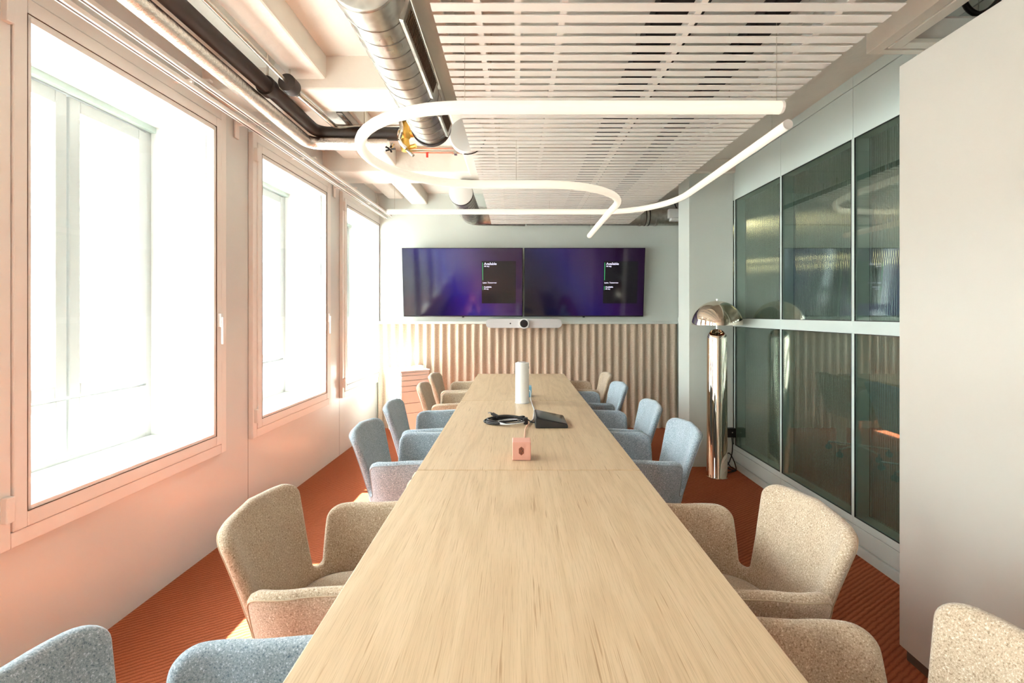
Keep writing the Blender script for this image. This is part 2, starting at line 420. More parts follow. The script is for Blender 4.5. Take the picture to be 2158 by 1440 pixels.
# corrugated felt panel
px0, px1, pit, amp = wx(YF)+.03, XR-.012, .0962, .019
cor = MB(); bmx = cor.bm; nx = int((px1-px0)/(pit/14)); A=[]
for i in range(nx+1):
    x = px0+(px1-px0)*i/nx; c = math.cos(2*PI*(x-px0)/pit); y = YF-.026-amp*(abs((c+1)/2)**.8*2-1)
    A.append((bmx.verts.new((x, y, .002)), bmx.verts.new((x, y, 1.253)), bmx.verts.new((x, YF-.001, .002)), bmx.verts.new((x, YF-.001, 1.253))))
for p, q in zip(A, A[1:]):
    bmx.faces.new((p[0], q[0], q[1], p[1])); bmx.faces.new((p[1], q[1], q[3], p[3])); bmx.faces.new((p[2], p[3], q[3], q[2])); bmx.faces.new((p[0], p[2], q[2], q[0]))
bmx.faces.new((A[0][0], A[0][1], A[0][3], A[0][2])); bmx.faces.new((A[-1][0], A[-1][2], A[-1][3], A[-1][1]))
tag(cor.build('acoustic_panel', M['felt'], smooth=50), 'corrugated beige felt wall panel running under the two screens', 'wall panel')

# right-hand glazed partition
P = struct(empty('wall_right', (0,0,0)))
mull = [5.72, 4.985, 4.245, 3.505, 2.755, 2.005, 1.255, .505]
GB, GT, R0, R1 = .204, 2.395, 1.264, 1.336
def seg_box(nm, y0, y1, z0, z1, m_, x0=XR, x1=XR+.11, bev=.002): return struct(MB().box(x0, x1, y0, y1, z0, z1, bev).build(nm, m_, P))
for i, (ya, yb) in enumerate(zip(mull[1:], mull)):
    seg_box('header_panel', ya+.0015, yb-.0015, GT, 2.69, M['green'])
    seg_box('fascia', ya+.0005, yb-.0005, 2.694, ZC, M['green'])
    seg_box('plinth_panel', ya+.0015, yb-.0015, .062, GB-.045, M['green'])
    seg_box('sill', ya, yb, GB-.042, GB, M['green'])
    seg_box('skirting', ya, yb, 0, .058, M['green'], XR-.008)
    seg_box('mid_rail', ya, yb, R0, R1, M['green'], XR-.006)
    seg_box('mullion', ya-.012 if i < 6 else ya, ya+.012, GB, GT, M['green'])
    for z0, z1 in ((GB, R0), (R1, GT)):
        struct(MB().box(XR+.006, XR+.010, ya+.013, yb-.013, z0+.002, z1-.002).build('clear_pane', M['coated'], P))
        struct(MB().box(XR+.086, XR+.094, ya+.013, yb-.013, z0+.002, z1-.002).build('reeded_pane', M['reeded'], P))
        g = MB(); ring_frame(g, XR-.0006, XR+.005, ya+.012, yb-.012, z0, z1, .004, .004, 0); struct(g.build('gasket', M['black'], P))
        g = MB(); ring_frame(g, XR+.011, XR+.085, ya+.012, yb-.012, z0, z1, .002, .002, 0); struct(g.build('reveal_lining', M['greendark'], P))
# square column beside the lamp
struct(MB().box(1.555, XR-.002, 4.27, 4.55, 0, 2.755, .002).build('wall_column', M['wall']))
# tall panelled block next to the camera
blk = struct(MB().box(1.538, 1.94, YB, 1.906, .05, 2.373, .003).build('wall_block', M['panelwhite']))
struct(MB().box(1.556, 1.93, YB, 1.89, 0, .05).build('plinth', M['groove'], blk))
# room on the other side of the glass
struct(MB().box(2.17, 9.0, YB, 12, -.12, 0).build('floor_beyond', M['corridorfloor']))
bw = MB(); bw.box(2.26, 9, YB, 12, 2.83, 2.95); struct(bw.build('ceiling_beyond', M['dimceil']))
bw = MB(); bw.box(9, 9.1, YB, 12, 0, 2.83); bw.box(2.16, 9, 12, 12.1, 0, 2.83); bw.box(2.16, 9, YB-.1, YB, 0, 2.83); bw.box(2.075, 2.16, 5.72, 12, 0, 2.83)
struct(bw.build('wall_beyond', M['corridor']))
for i, (cx, cy, hl_, rz_) in enumerate(((3.22, 5.75, .62, 0), (6.25, 9.85, 1.4, 33))):
    t = empty('linear_light', (cx, cy, 2.47), math.radians(rz_))
    tag(t, ('amber strip light glowing behind the reeded glass, %s one' % ('nearer' if i == 0 else 'farther')), 'light', 'strip lights beyond the partition')
    MB().box(-.05, .05, -hl_, hl_, .0, .05, .005).build('housing', M['black'], t)
    MB().box(-.055, .055, -hl_+.01, hl_-.01, -.05, .0, .01).build('diffuser', M['corrlight'], t)
    for q in (-.7, .7): MB().box(-.004, .004, q*hl_-.004, q*hl_+.004, .05, .36).build('cable', M['black'], t)

# outside: courtyard ground and one pale neighbour building
struct(MB().box(-40, -2.9, -20, 40, -3.2, -3.0).build('ground', M['asphalt']))
nb = empty('neighbour_building', (-13, 8, -3)); tag(nb, 'pale building with a slate roof seen faintly through the nearest window', 'building')
MB().box(-5, 0, -14, 22, 0, 5.4).build('facade', M['outer'], nb)
rf = MB(); rf.poly_prism([(0,0),(5.4,0),(5.4,2.2),(2.2,2.0)], 36.4, T(.2,22.2,5.4) @ Matrix.Rotation(PI/2,4,'X') @ Matrix.Scale(-1,4,(1,0,0)))
rf.build('roof', M['corridor'], nb)
for k in range(9):
    wq = MB().box(-.02, .03, -12+k*3.6, -10.9+k*3.6, 1.5, 3.4).build('window', M['corridor'], nb)

# ============================================================ CEILING SERVICES
# suspended slat panel
SP = empty('slatted_ceiling_panel', (.5, 3.4, 2.40)); tag(SP, 'cream suspended ceiling raft of narrow cross slats over the table', 'ceiling panel')
sl = MB(); y = 1.0
while y < 5.42:
    sl.box(-.284-.5, 1.285-.5, y-3.4, y+.041-3.4, 0, .004, .0008, 1); y += .0624
sl.build('slat_panel', M['slat'], SP)
for x in (-.13, .005, .16, .62, 1.10):
    MB().box(x-.5-.011, x-.5+.011, 1.0-3.4, 5.42-3.4, .0045, .045).build('carrier_rail', M['rail'], SP)
for x in (-.13, .62, 1.10):
    for yy in (1.5, 2.45, 3.6, 5.1):
        MB().tube([(x-.5, yy-3.4, .045), (x-.5, yy-3.4, .43 if yy not in (2.45,) else .43)], .003, 6).build('hanger_rod', M['steel'], SP)
# dark cable trays above the slats
for i, (x, x1, lab) in enumerate(((.52, .70, 'black cable tray above the slats, left one of the two'), (.93, 1.02, 'narrow black cable tray above the slats, right one of the two'))):
    t = empty('cable_tray', (x, 0, 2.50)); tag(t, lab, 'cable tray')
    b = MB(); b.box(0, x1-x, .4, 5.35, 0, .004); b.box(0, .004, .4, 5.35, 0, .05); b.box(x1-x-.004, x1-x, .4, 5.35, 0, .05); b.build('tray', M['rubber'], t)
    for yy in (1.25, 2.8, 4.4): MB().tube([(.02, yy, .05), (.02, yy, .145)], .004, 6).build('hanger_rod', M['steel'], t)

# spiral ducts
def duct(name, pts, r, label, seams=True, seg=48):
    t = empty(name, pts[0]); tag(t, label, 'duct'); o0 = Vector(pts[0]); pp = [Vector(p)-o0 for p in pts]
    MB().tube(pp, r, seg).build('duct_body', M['galv'], t, smooth=40)
    return t, pp
DX, DZ, DR = -.51, CH+1.12, .112
t, pp = duct('ventilation_duct', [(DX, 1.59, DZ), (DX, 2.865, DZ)], DR, 'large galvanised spiral duct hanging nearest the camera, with a slot grille')
def helix(y0, y1, r, pitch, tn=.0016, lift=.0008):
    n = int((y1-y0)/pitch*28); return [((r+lift)*math.cos(2*PI*k/28+.4), y0+(y1-y0)*k/n, (r+lift)*math.sin(2*PI*k/28+.4)) for k in range(n+1)]
MB().tube(helix(.05, 1.24, DR, .088), .0020, 6).build('spiral_seam', M['darksteel'], t, smooth=60)
MB().tube([(0,-.004,0),(0,.045,0)], DR+.006, 48).build('end_collar', M['galv'], t, smooth=40)
MB().lathe([(0,0),(DR-.004,0),(DR+.003,.004),(DR+.003,.012),(0,.012)], 48, (0,-.016,0), Matrix.Rotation(-PI/2,4,'X')).build('end_cap', M['galv'], t, smooth=40)
MB().tube([(0,1.235,0),(0,1.262,0)], DR+.008, 48).build('rubber_gasket', M['rubber'], t, smooth=40)
# slot grille let into the lower right of the duct
def grille(t, y0, y1):
    ang = math.radians(-12)
    mt = Matrix.Rotation(-ang, 4, 'Y')
    fr = MB(); a0 = Matrix.Rotation(math.radians(18), 4, 'Y')
    fr.box(DR-.004, DR+.014, y0, y1, -.040, .040, .002, 1, a0); G = fr.build('grille', M['galv'], t)
    s = MB(); n = int((y1-y0-.05)/.016)
    for k in range(n): s.box(DR+.0135, DR+.016, y0+.025+k*.016, y0+.025+k*.016+.008, -.028, .026, 0, 1, a0)
    s.build('slots', M['groove'], G)
grille(t, .10, .72); grille(t, .93, 1.22)
# suspension strap
MB().tube([((DR+.012)*math.cos(a), .64, (DR+.012)*math.sin(a)) for a in [PI*k/12 - 0 for k in range(13)]], .004, 6).build('strap', M['steel'], t)
MB().tube([(0, .64, DR+.01), (0, .64, .33)], .004, 6).build('hanger_rod', M['steel'], t)
t2 = empty('damper_disc', (DX+.20, 2.97, DZ+.0)); tag(t2, 'white round valve disc beside the end of the large spiral duct', 'vent')
MB().lathe([(0,0),(.105,0),(.112,.012),(.112,.04),(0,.045)], 40, (0,0,0), Matrix.Rotation(-PI/2,4,'X')).build('disc', M['white'], t2, smooth=40)
MB().tube([(.117*math.cos(a), .02, .117*math.sin(a)) for a in [math.radians(-100+k*12) for k in range(9)]], .0035, 8).build('edge_seal', M['rubber'], t2)
MB().tube([(0,.02,.105),(0,.02,.33)], .004, 6).build('hanger_rod', M['steel'], t2)

D2 = -.515
path = fillet([(D2, 4.42, DZ), (D2, 5.46, DZ), (.1, 5.50, DZ)], .16, 8)
t, pp = duct('ventilation_duct', path, .108, 'shorter galvanised duct with a white end cap near the screens wall')
MB().tube(helix(.06, .8, .108, .088), .0020, 6).build('spiral_seam', M['darksteel'], t, smooth=60)
MB().lathe([(0,0),(.104,0),(.111,.004),(.111,.012),(0,.012)], 48, (0,-.02,0), Matrix.Rotation(-PI/2,4,'X')).build('end_cap', M['white'], t, smooth=40)
MB().tube([(0,-.004,0),(0,.02,0)], .113, 48).build('rubber_gasket', M['rubber'], t, smooth=40)
MB().tube([(0, .45, .1), (0, .45, .33)], .004, 6).build('hanger_rod', M['steel'], t)
t, pp = duct('ventilation_duct', [(.12, 5.50, DZ), (1.93, 5.50, DZ)], .10, 'galvanised cross duct emerging right of the slats by the column')
t.location.z += 0.0
for q in (1.36, 1.40): MB().tube([(q,0,0),(q+.012,0,0)], .104, 32).build('rubber_gasket', M['rubber'], t, smooth=40)
for q in (1.30, 1.48): MB().tube([(q,0,0),(q+.02,0,0)], .106, 32).build('collar', M['galv'], t, smooth=40)
b = MB(); b.box(1.60,1.72,-.17,-.10,-.04,.06,.004); b.box(1.62,1.74,-.18,-.10,-.075,-.045,.003); b.build('damper_motor', M['white'], t)
b = MB(); b.tube(catmull([(1.70,-.14,.05),(1.66,-.16,.14),(1.72,-.15,.20),(1.78,-.15,.05),(1.72,-.17,-.06),(1.80,-.14,-.10)], 8), .006, 8); b.build('cable', M['black'], t)
MB().tube([(.6,0,.09),(.6,0,.33)], .004, 6).build('hanger_rod', M['steel'], t)

# pipes along the window side that turn across the room
def pipe(name, pts, r, m_, label, rad=.08, seg=20):
    t = empty(name, pts[0]); tag(t, label, 'pipe'); o0 = Vector(pts[0])
    pp = fillet([Vector(p)-o0 for p in pts], rad, 8)
    MB().tube(pp, r, seg).build('pipe_run', m_, t, smooth=50); return t
pf = pipe('foil_pipe', [(-1.395, -1.5, 2.525), (-1.395, 3.19, 2.525), (-.86, 3.19, 2.515)], .041, M['foil'], 'fat silver foil-wrapped pipe, lowest of the pipe run above the windows')
pb = pipe('insulated_pipe', [(-1.345, -1.5, 2.605), (-1.345, 3.21, 2.605), (-.80, 3.21, 2.59)], .040, M['rubber'], 'black foam-insulated pipe running beside the foil-wrapped pipe')
pt = pipe('steel_pipe', [(-1.225, -1.5, 2.615), (-1.225, 2.55, 2.615)], .011, M['steel'], 'thin bare steel pipe passing through a black clamp right of the insulated pipe', .05, 12)
for k, yy in ((0, 2.57),):
    MB().tube([(.0, 4.03, .0), (.0, 4.10, .0)], .046, 24).build('pipe_clamp', M['rubber'], pt, smooth=40)
    MB().tube([(0, 4.065, .04), (0, 4.065, .21)], .006, 8).build('hanger_rod', M['steel'], pt)
ps = pipe('steel_pipe', [(-1.225, 2.66, 2.612), (-1.19, 3.12, 2.61), (-1.06, 3.24, 2.655), (-.62, 3.24, 2.655)], .016, M['steel'], 'thin steel pipe turning across the room above the insulated pipe', .06, 12)
MB().tube([(-.80+1.345, 4.71, -.015), (-.80+1.345+.001+.06, 4.71, -.015)], .03, 16).build('pipe_end', M['steel'], pb, smooth=40)
MB().tube([(.0, 4.04, .0), (.0, 4.09, .0)], .052, 24).build('pipe_clamp', M['rubber'], pb, smooth=40)
MB().tube([(0, 4.065, .045), (0, 4.065, .22)], .006, 8).build('hanger_rod', M['steel'], pb)
MB().tube([(.30, 4.71, -.01), (.345, 4.71, -.01)], .052, 24).build('pipe_clamp', M['rubber'], pb, smooth=40)
MB().tube([(.32, 4.71, .04), (.32, 4.71, .22)], .006, 8).build('hanger_rod', M['steel'], pb)
for yy in (1.2, 3.3): MB().tube([(0, yy, .038), (0, yy, .30)], .005, 8).build('hanger_rod', M['steel'], pf)
# mounting channel on the ceiling
ch = empty('mounting_channel', (-1.115, 2.99, 2.644)); tag(ch, 'slotted steel mounting channel fixed under the ceiling beam above the turning pipes', 'channel')
b = MB(); b.box(-.02, .02, 0, .62, 0, .003); b.box(-.02, -.016, 0, .62, 0, .055); b.box(.016, .02, 0, .62, 0, .055); b.build('rail', M['darksteel'], ch)
b = MB(); [b.box(-.008, .008, .04+k*.09, .10+k*.09, -.0012, .0002) for k in range(6)]; b.build('slots', M['groove'], ch)
# two thin pipes across to the slat panel
for z, y, lab in ((2.535, 3.30, 'upper of two thin steel pipes crossing under the large duct'), (2.485, 3.24, 'lower of two thin steel pipes crossing under the large duct')):
    t = pipe('steel_pipe', [(-.74, y, z), (.9, y, z)], .013, M['steel'], lab, .01, 12)
    for q in (.30, .36): MB().tube([(q, 0, 0), (q+.03, 0, 0)], .017, 12).build('fitting', M['steel'], t, smooth=40)
    q = MB(); q.box(.315, .335, -.018, .018, -.02, (2.83-z), .001); q.build('bracket', M['steel'], t)
    if z < 2.5:
        MB().box(.128, .143, -.02, -.014, -.045, -.008, .001).build('valve_tag', M['red'], t)
# foil pipe tail and brass valve group
vg = empty('brass_valve', (-.74, 3.17, 2.52)); tag(vg, 'yellow brass valve assembly with black hand wheels, inside the loop of the tube light', 'valve'); vg.scale = (1.3, 1.3, 1.25)
b = MB(); b.tube([(-.03,0,.05),(.10,0,.05)], .020, 16); b.tube([(.0,0,.11),(.0,0,-.02)], .019, 16); b.tube([(.05,0,.05),(.075,-.01,.12)], .014, 12)
b.lathe([(0,-.03),(.02,-.03),(.032,-.01),(.032,.01),(.02,.03),(0,.03)], 16, (0,0,.05)); b.lathe([(0,-.025),(.02,-.025),(.026,0),(.02,.025),(0,.025)], 16, (.0,0,-.02)); b.lathe([(0,-.02),(.018,-.02),(.022,0),(.018,.02),(0,.02)], 6, (.10,0,.05), Matrix.Rotation(PI/2,4,'Y'))
b.tube([(.02,0,-.025),(.055,-.01,-.02)], .013, 10); b.build('valve_body', M['brass'], vg, smooth=35)
MB().lathe([(0,0),(.024,0),(.030,.006),(.030,.018),(.022,.026),(0,.028)], 12, (-.005,0,.11)).build('hand_wheel', M['rubber'], vg, smooth=35)
b = MB(); b.tube(catmull([(-.075,.0,.12),(-.03,-.03,.13),(-.01,-.04,.06),(-.02,-.04,.0),(.01,-.03,-.04)], 8), .010, 10); b.build('flexible_hose', M['chrome'], vg, smooth=60)
b = MB(); b.tube([(.01,-.01,-.04),(.045,-.02,-.075)], .008, 10); b.build('drain_stub', M['steel'], vg, smooth=40)
kw = empty('drain_cock', (-.84, 3.16, 2.475)); tag(kw, 'small black star-handled cock left of the brass valve', 'valve')
b = MB()
for k in range(5):
    a = 2*PI*k/5; b.tube([(0,0,0),(.035*math.cos(a),-.008,.022*math.sin(a))], .0065, 8)
b.build('star_handle', M['black'], kw); MB().tube([(0,0,0),(0.02,0.01,.04)], .01, 8).build('stem', M['steel'], kw)

# white double curtain rail by the window heads
for off, z, lab in ((.155, 2.51, 'white curtain rail nearer the windows, along the window wall'), (.205, 2.535, 'white curtain rail farther from the windows, along the window wall')):
    t = empty('curtain_rail', (LX0+off, 0, z), LANG); tag(t, lab, 'curtain rail', 'curtain rails')
    b = MB(); b.box(-.015, .015, YB+.1, 5.62, -.011, .011, .003); b.build('track', M['rail'], t)
    b = MB(); b.box(-.004, .004, YB+.1, 5.61, -.0125, -.0108); b.build('groove', M['groove'], t)
cb = None
for i, yy in enumerate((1.7, 2.42, 2.97, 3.62, 4.47, 5.1)):
    if cb is None:
        cb = empty('curtain_bracket', (LX0, yy, 2.545), LANG)
        b = MB(); b.box(0, .012, -.022, .022, -.07, .045, .003); b.box(.008, .22, -.014, .014, .012, .024, .002); b.box(.13,.14,-.014,.014,-.024,.014); b.box(.175,.185,-.014,.014,.0,.014); b.build('arm', M['frame'], cb)
        c = cb
    else: c = copy_tree(cb)
    c.location = (wx(yy)+.002, yy, 2.545)
    tag(c, 'small cream curtain rail bracket ' + ('at the top left corner of the nearest window', 'above the far half of the nearest window', 'between the nearest and the middle window', 'above the middle window', 'between the middle and the far window', 'above the far window')[i], 'bracket', 'curtain rail brackets')

# recessed tray (access frame) at top right
tr = empty('ceiling_hatch_frame', (1.58, 2.143, 2.55)); tag(tr, 'cream hanging hatch frame above the pale block at top right', 'hatch frame')
b = MB(); b.box(0, .052, -1.3, 0, 0, .097, .002); b.box(.052, .36, -.035, 0, 0, .097, .002); b.build('outer_frame', M['cream'], tr)
b = MB(); b.box(.062, .115, -1.3, -.045, .0, .02, .003); b.box(.115, .36, -.095, -.045, .0, .02, .003); b.build('inner_frame', M['cream'], tr)
b = MB(); b.box(.050, .066, -1.3, -.033, .03, .095); b.box(.066, .36, -.049, -.033, .03, .095); b.build('slot_backing', M['groove'], tr)
MB().box(.115, .36, -.235, -.095, .018, .026).build('infill_panel', M['panelwhite'], tr)
for q in ((.03, -.2), (.03, -1.1)): MB().tube([(q[0], q[1], .09), (q[0], q[1], .278)], .004, 6).build('hanger_rod', M['steel'], tr)
bc = tag(MB().tube(catmull([(0,0,.0),(-.03,-.02,-.09),(.0,-.05,-.15),(.03,-.10,-.12),(.02,-.16,0)], 8), .011, 10).build('cable_loop', M['black'], loc=(XR-.06, 1.99, 2.755)), 'black cable loop hanging behind the hatch frame at top right', 'cable')

# ============================================================ TUBE LIGHTS
def tubelight(pts, r, label, wires, ceilz=2.83):
    o0 = Vector(pts[0]); t = empty('tube_light', o0); tag(t, label, 'light')
    MB().tube([Vector(p)-o0 for p in pts], r, 20).build('diffuser', M['tube'], t, smooth=50)
    for (p, q) in ((pts[0], pts[1]), (pts[-1], pts[-2])):
        d = (Vector(p)-Vector(q)).normalized(); a = Vector(p)-o0
        MB().tube([a-d*.004, a+d*.006], r*1.02, 20).build('end_cap', M['rail'], t, smooth=40)
    for x, y in wires:
        MB().tube([(x-o0.x, y-o0.y, r*.9), (x-o0.x, y-o0.y, ceilz-o0.z)], .0012, 6).build('suspension_wire', M['steel'], t)
Z1, Z2 = CH+.76, CH+.92
pts = [(.975,1.75,Z1)] + [(.975-1.175*k/8,1.75,Z1) for k in range(1,8)]
for k in range(25):
    a = math.radians(-90-180*k/24); pts.append((-.20+.52*math.cos(a), 2.272+.522*math.sin(a), Z1))
pts += [(0,2.794,Z1)]
for k in range(13):
    a = math.radians(90-90*k/12); pts.append((.17+.53*math.cos(a), 3.32-.526*1+.526*0+ .0 + (0), Z1) if False else (.17+.53*math.sin(math.radians(90*k/12)), 3.324-.53*math.cos(math.radians(90*k/12)), Z1))
pts += [(.70,3.6,Z1),(.705,4.1,Z1),(.715,4.63,Z1)]
tubelight(pts, .0236, 'glowing white tube light bent into a hook with a rounded left loop', ((.96,1.75),(-.19,1.752),(.0,2.794),(.713,4.55)), 2.83)
pts = [(-1.16,4.29,Z2)] + [(-1.16+1.95*k/8,4.29,Z2) for k in range(1,9)]
for k in range(1,13):
    a = math.radians(90*k/12); pts.append((.79+.53*math.sin(a), 3.64+.65*math.cos(a), Z2))
pts += [(1.32,3.2,Z2),(1.32,2.7,Z2),(1.32,2.31,Z2)]
tubelight(pts, .0236, 'glowing white L-shaped tube light crossing in front of the screens', ((-1.1,4.29),(.3,4.29),(1.32,2.45)), 2.64)

# ============================================================ SCREENS
tilt = math.radians(6.5)
def tv(x0, label, sm_, glowk):
    t = empty('wall_screen', (x0+.71, 5.69, 1.345)); tag(t, label, 'screen'); t.rotation_euler = (tilt, 0, 0)
    MB().box(-.7115, .7115, -.025, .02, 0, .815, .003).build('bezel', M['black'], t)
    s = MB().box(-.704, .704, -.0275, -.0245, .014, .807).build('display', sm_, t)
    MB().box(-.012, .012, -.03, .0, -.010, .002, .002).build('sensor', M['black'], t)
    MB().box(-.3, .3, .02, .045, .3, .5).build('wall_mount', M['black'], t)
    cx0, cz1 = .225, .66
    c = MB().box(cx0, cx0+.405, -.0282, -.0274, cz1-.50, cz1, 0).build('booking_card', M['uicard'], s)
    g = MB(); g.box(cx0+.010, cx0+.017, -.0287, -.0281, cz1-.225, cz1-.018); g.box(cx0+.010, cx0+.016, -.0287, -.0281, cz1-.34, cz1-.295); g.build('green_bar', M['uigreen'], s)
    for txt, x, z, size in (('Available', .030, -.045, .036), ('All day', .030, -.068, .020), ('Later, Tomorrow', .012, -.262, .020), ('Available', .026, -.313, .022), ('All day', .026, -.335, .018)):
        cu = bpy.data.curves.new('text', 'FONT'); cu.body = txt; cu.size = size*1.15; cu.extrude = .0002; cu.offset = .0004
        o = bpy.data.objects.new('text', cu); me = bpy.data.meshes.new_from_object(o); me.transform(T(cx0+x, -.0288, cz1+z) @ Matrix.Rotation(PI/2, 4, 'X'))
        bpy.data.objects.remove(o); bpy.data.curves.remove(cu)
        me.materials.clear(); me.materials.append(M['uitext'])
        o = bpy.data.objects.new('screen_text', me); COL.objects.link(o); o.parent = s
    return t
tv(-1.345, 'large black wall screen, left of the pair, showing purple-blue with a booking card', M['screenA'], 1)
tv(.095, 'large black wall screen, right of the pair, showing dark blue with a booking card', M['screenB'], 1)
# video bar
vb = empty('video_bar', (.09, 5.66, 1.262)); tag(vb, 'light grey video conferencing bar with a round lens under the screens', 'camera')
b = MB(); b.poly_prism(rrect(.90, .105, .05, 8), .07, Matrix.Rotation(PI/2,4,'X') @ T(0,0,-.02)); b.build('body', M['grey'], vb, smooth=30)
b = MB(); b.tube([(0,-.04,0),(0,-.105,0)], .060, 32); b.build('camera_ring', M['white'], vb, smooth=40)
b = MB(); b.tube([(0,-.10,0),(0,-.109,0)], .046, 32); b.build('lens', M['black'], vb, smooth=40)
MB().tube([(-.16,-.04,0),(-.16,-.053,0)], .009, 12).build('small_lens', M['black'], vb)
MB().box(-.03, .03, .0, .012, -.02, .02).build('wall_mount', M['black'], vb)

# ============================================================ TABLES
TX0, TX1 = -.406, .508
labs = ['pale oak table section nearest the camera', 'pale oak middle table section carrying the cables and pink cube', 'pale oak table section farthest away, nearest the screens']
for i, (y0, y1) in enumerate(((.39,1.937), (1.9435,3.487), (3.4925,5.04))):
    cx, cy = (TX0+TX1)/2, (y0+y1)/2; hw = (TX1-TX0)/2; hl = (y1-y0)/2
    t = empty('conference_table', (cx, cy, 0)); tag(t, labs[i], 'table', 'conference table sections')
    MB().box(-hw, hw, -hl, hl, .708, .74, .003).build('tabletop', M['oak'][i], t)
    b = MB(); b.box(-hw+.05, hw-.05, -hl+.05, -hl+.075, .64, .708); b.box(-hw+.05, hw-.05, hl-.075, hl-.05, .64, .708); b.box(-hw+.05, -hw+.075, -hl+.075, hl-.075, .64, .708); b.box(hw-.075, hw-.05, -hl+.075, hl-.075, .64, .708); b.build('apron', M['oakleg'], t)
    for sx_ in (-1, 1):
        for sy_ in (-1, 1):
            x0, x1 = sorted((sx_*(hw+.026), sx_*(hw-.045))); ya, yb = sorted((sy_*(hl-.012), sy_*(hl-.075)))
            MB().box(x0, x1, ya, yb, 0, .7075, .006).build('leg', M['oakleg'], t)

# ============================================================ CHAIRS
def outline():
    """unrolled half outline (arc length a, height v) of the wrap shell"""
    raw = [((0,.806),0), ((.172,.788),.05), ((.168,.60),0), ((.170,.500),.018), ((.208,.505),.018), ((.238,.680),.055), ((.66,.700),.07), ((.69,.46),.07), ((.48,.395),.10), ((0,.385),0)]
    pts = []
    n = len(raw)
    for i, (p, r) in enumerate(raw):
        p = Vector(p)
        if r == 0 or i in (0, n-1): pts.append(p); continue
        a = Vector(raw[i-1][0]); c = Vector(raw[i+1][0]); u = (a-p).normalized(); v = (c-p).normalized(); ang = u.angle(v)
        d = min(r/math.tan(ang/2), .48*(a-p).length, .48*(c-p).length); rr = d*math.tan(ang/2)
        ctr = p+(u+v).normalized()*(rr/math.sin(ang/2)); s0 = p+u*d-ctr; s1 = p+v*d-ctr
        sg = 1 if s0.x*s1.y-s0.y*s1.x > 0 else -1; tot = s0.angle(s1)
        for k in range(9):
            th = sg*tot*k/8; pts.append(ctr+Vector((s0.x*math.cos(th)-s0.y*math.sin(th), s0.x*math.sin(th)+s0.y*math.cos(th))))
    # resample
    out = []
    for a, b in zip(pts, pts[1:]):
        m_ = max(1, int((b-a).length/.011))
        for k in range(m_): out.append(a+(b-a)*k/m_)
    out.append(pts[-1])
    full = out[:-1] + [out[-1]] + [Vector((-p.x, p.y)) for p in out[-2:0:-1]]
    return full
CXB, RC, HWC = -.225, .17, .245     # plan curve of the shell: back at x=CXB, corner radius, half width
def plan(a):
    s = 1 if a >= 0 else -1; a = abs(a); a1 = HWC-RC; a2 = a1+RC*PI/2
    if a < a1: p = Vector((CXB - .0, a)); n = Vector((-1, 0))
    elif a < a2:
        th = (a-a1)/RC; p = Vector((CXB+RC-RC*math.cos(th), a1+RC*math.sin(th))); n = Vector((-math.cos(th), math.sin(th)))
    else: p = Vector((CXB+RC+(a-a2), HWC)); n = Vector((0, 1))
    p.y *= s; n.y *= s; return p, n
def surf(a, v):
    p, n = plan(a)
    backness = max(0, min(1, 1-(abs(a)-.20)/.20)); backness = backness*backness*(3-2*backness)
    h = max(0, v-.47)
    lean = backness*(.26*h + .15*h*h) + (1-backness)*.14*h
    if v < .47: lean -= (.47-v)**1.6*5.0*.35
    if abs(a) > .5: lean -= .10*(abs(a)-.5)
    q = p+n*lean
    return Vector((q.x, q.y, v))
def shell_bm(Tk=.021):
    poly = outline(); n = len(poly); ins = []
    def d_edge(p):
        best = 9
        for i in range(n):
            a, b = poly[i], poly[(i+1) % n]; ab = b-a; t = max(0, min(1, (p-a).dot(ab)/max(1e-12, ab.dot(ab)))); best = min(best, (p-a-ab*t).length)
        return best
    def inside(p):
        c = False
        for i in range(n):
            a, b = poly[i], poly[(i+1) % n]
            if (a.y > p.y) != (b.y > p.y) and p.x < (b.x-a.x)*(p.y-a.y)/(b.y-a.y)+a.x: c = not c
        return c
    # inset rings near the rim so that the rounded edge is smooth, then a grid
    st = .014
    x = -.70
    row = 0
    verts = [p.copy() for p in poly]; dd = [0.]*n
    cen = []
    for off in (.0035, .009, .016):
        for i in range(n):
            a, b, c = poly[i-1], poly[i], poly[(i+1) % n]; tdir = (c-a).normalized(); nn = Vector((-tdir.y, tdir.x))
            for s in (1, -1):
                q = b+nn*off*s
                if inside(q) and abs(d_edge(q)-off) < off*.2: verts.append(q); dd.append(off)
    yv = .38
    while yv < .83:
        x = -.70+(st/2 if row % 2 else 0)
        while x < .70:
            q = Vector((x, yv))
            if inside(q):
                d = d_edge(q)
                if d > .021: verts.append(q); dd.append(d)
            x += st
        yv += st*.87; row += 1
    res = delaunay_2d_cdt(verts, [], [list(range(n))], 1, 1e-6)
    V, E, F, OV = res[0], res[1], res[2], res[3]
    bm = bmesh.new(); front = []; back = []
    for i, p in enumerate(V):
        d = dd[OV[i][0]] if OV[i] else d_edge(p)
        a, v = p.x, p.y; e = .004
        P0 = surf(a, v); du = surf(a+e, v)-surf(a-e, v); dv = surf(a, v+e)-surf(a, v-e); nn = du.cross(dv).normalized()
        if nn.dot(Vector((P0.x+.05, P0.y, 0))) > 0: nn = -nn      # nn: towards the inside
        th = Tk*math.sqrt(max(0, 1-(1-min(d/Tk, 1))**2))
        if d < 1e-5:
            vv = bm.verts.new(P0); front.append(vv); back.append(vv)
        else:
            front.append(bm.verts.new(P0+nn*th)); back.append(bm.verts.new(P0-nn*th*.8))
    for f in F:
        try: bm.faces.new([front[k] for k in f])
        except ValueError: pass
        try: bm.faces.new([back[k] for k in f[::-1]])
        except ValueError: pass
    bmesh.ops.recalc_face_normals(bm, faces=bm.faces[:])
    return bm, poly
sbm, poly = shell_bm()
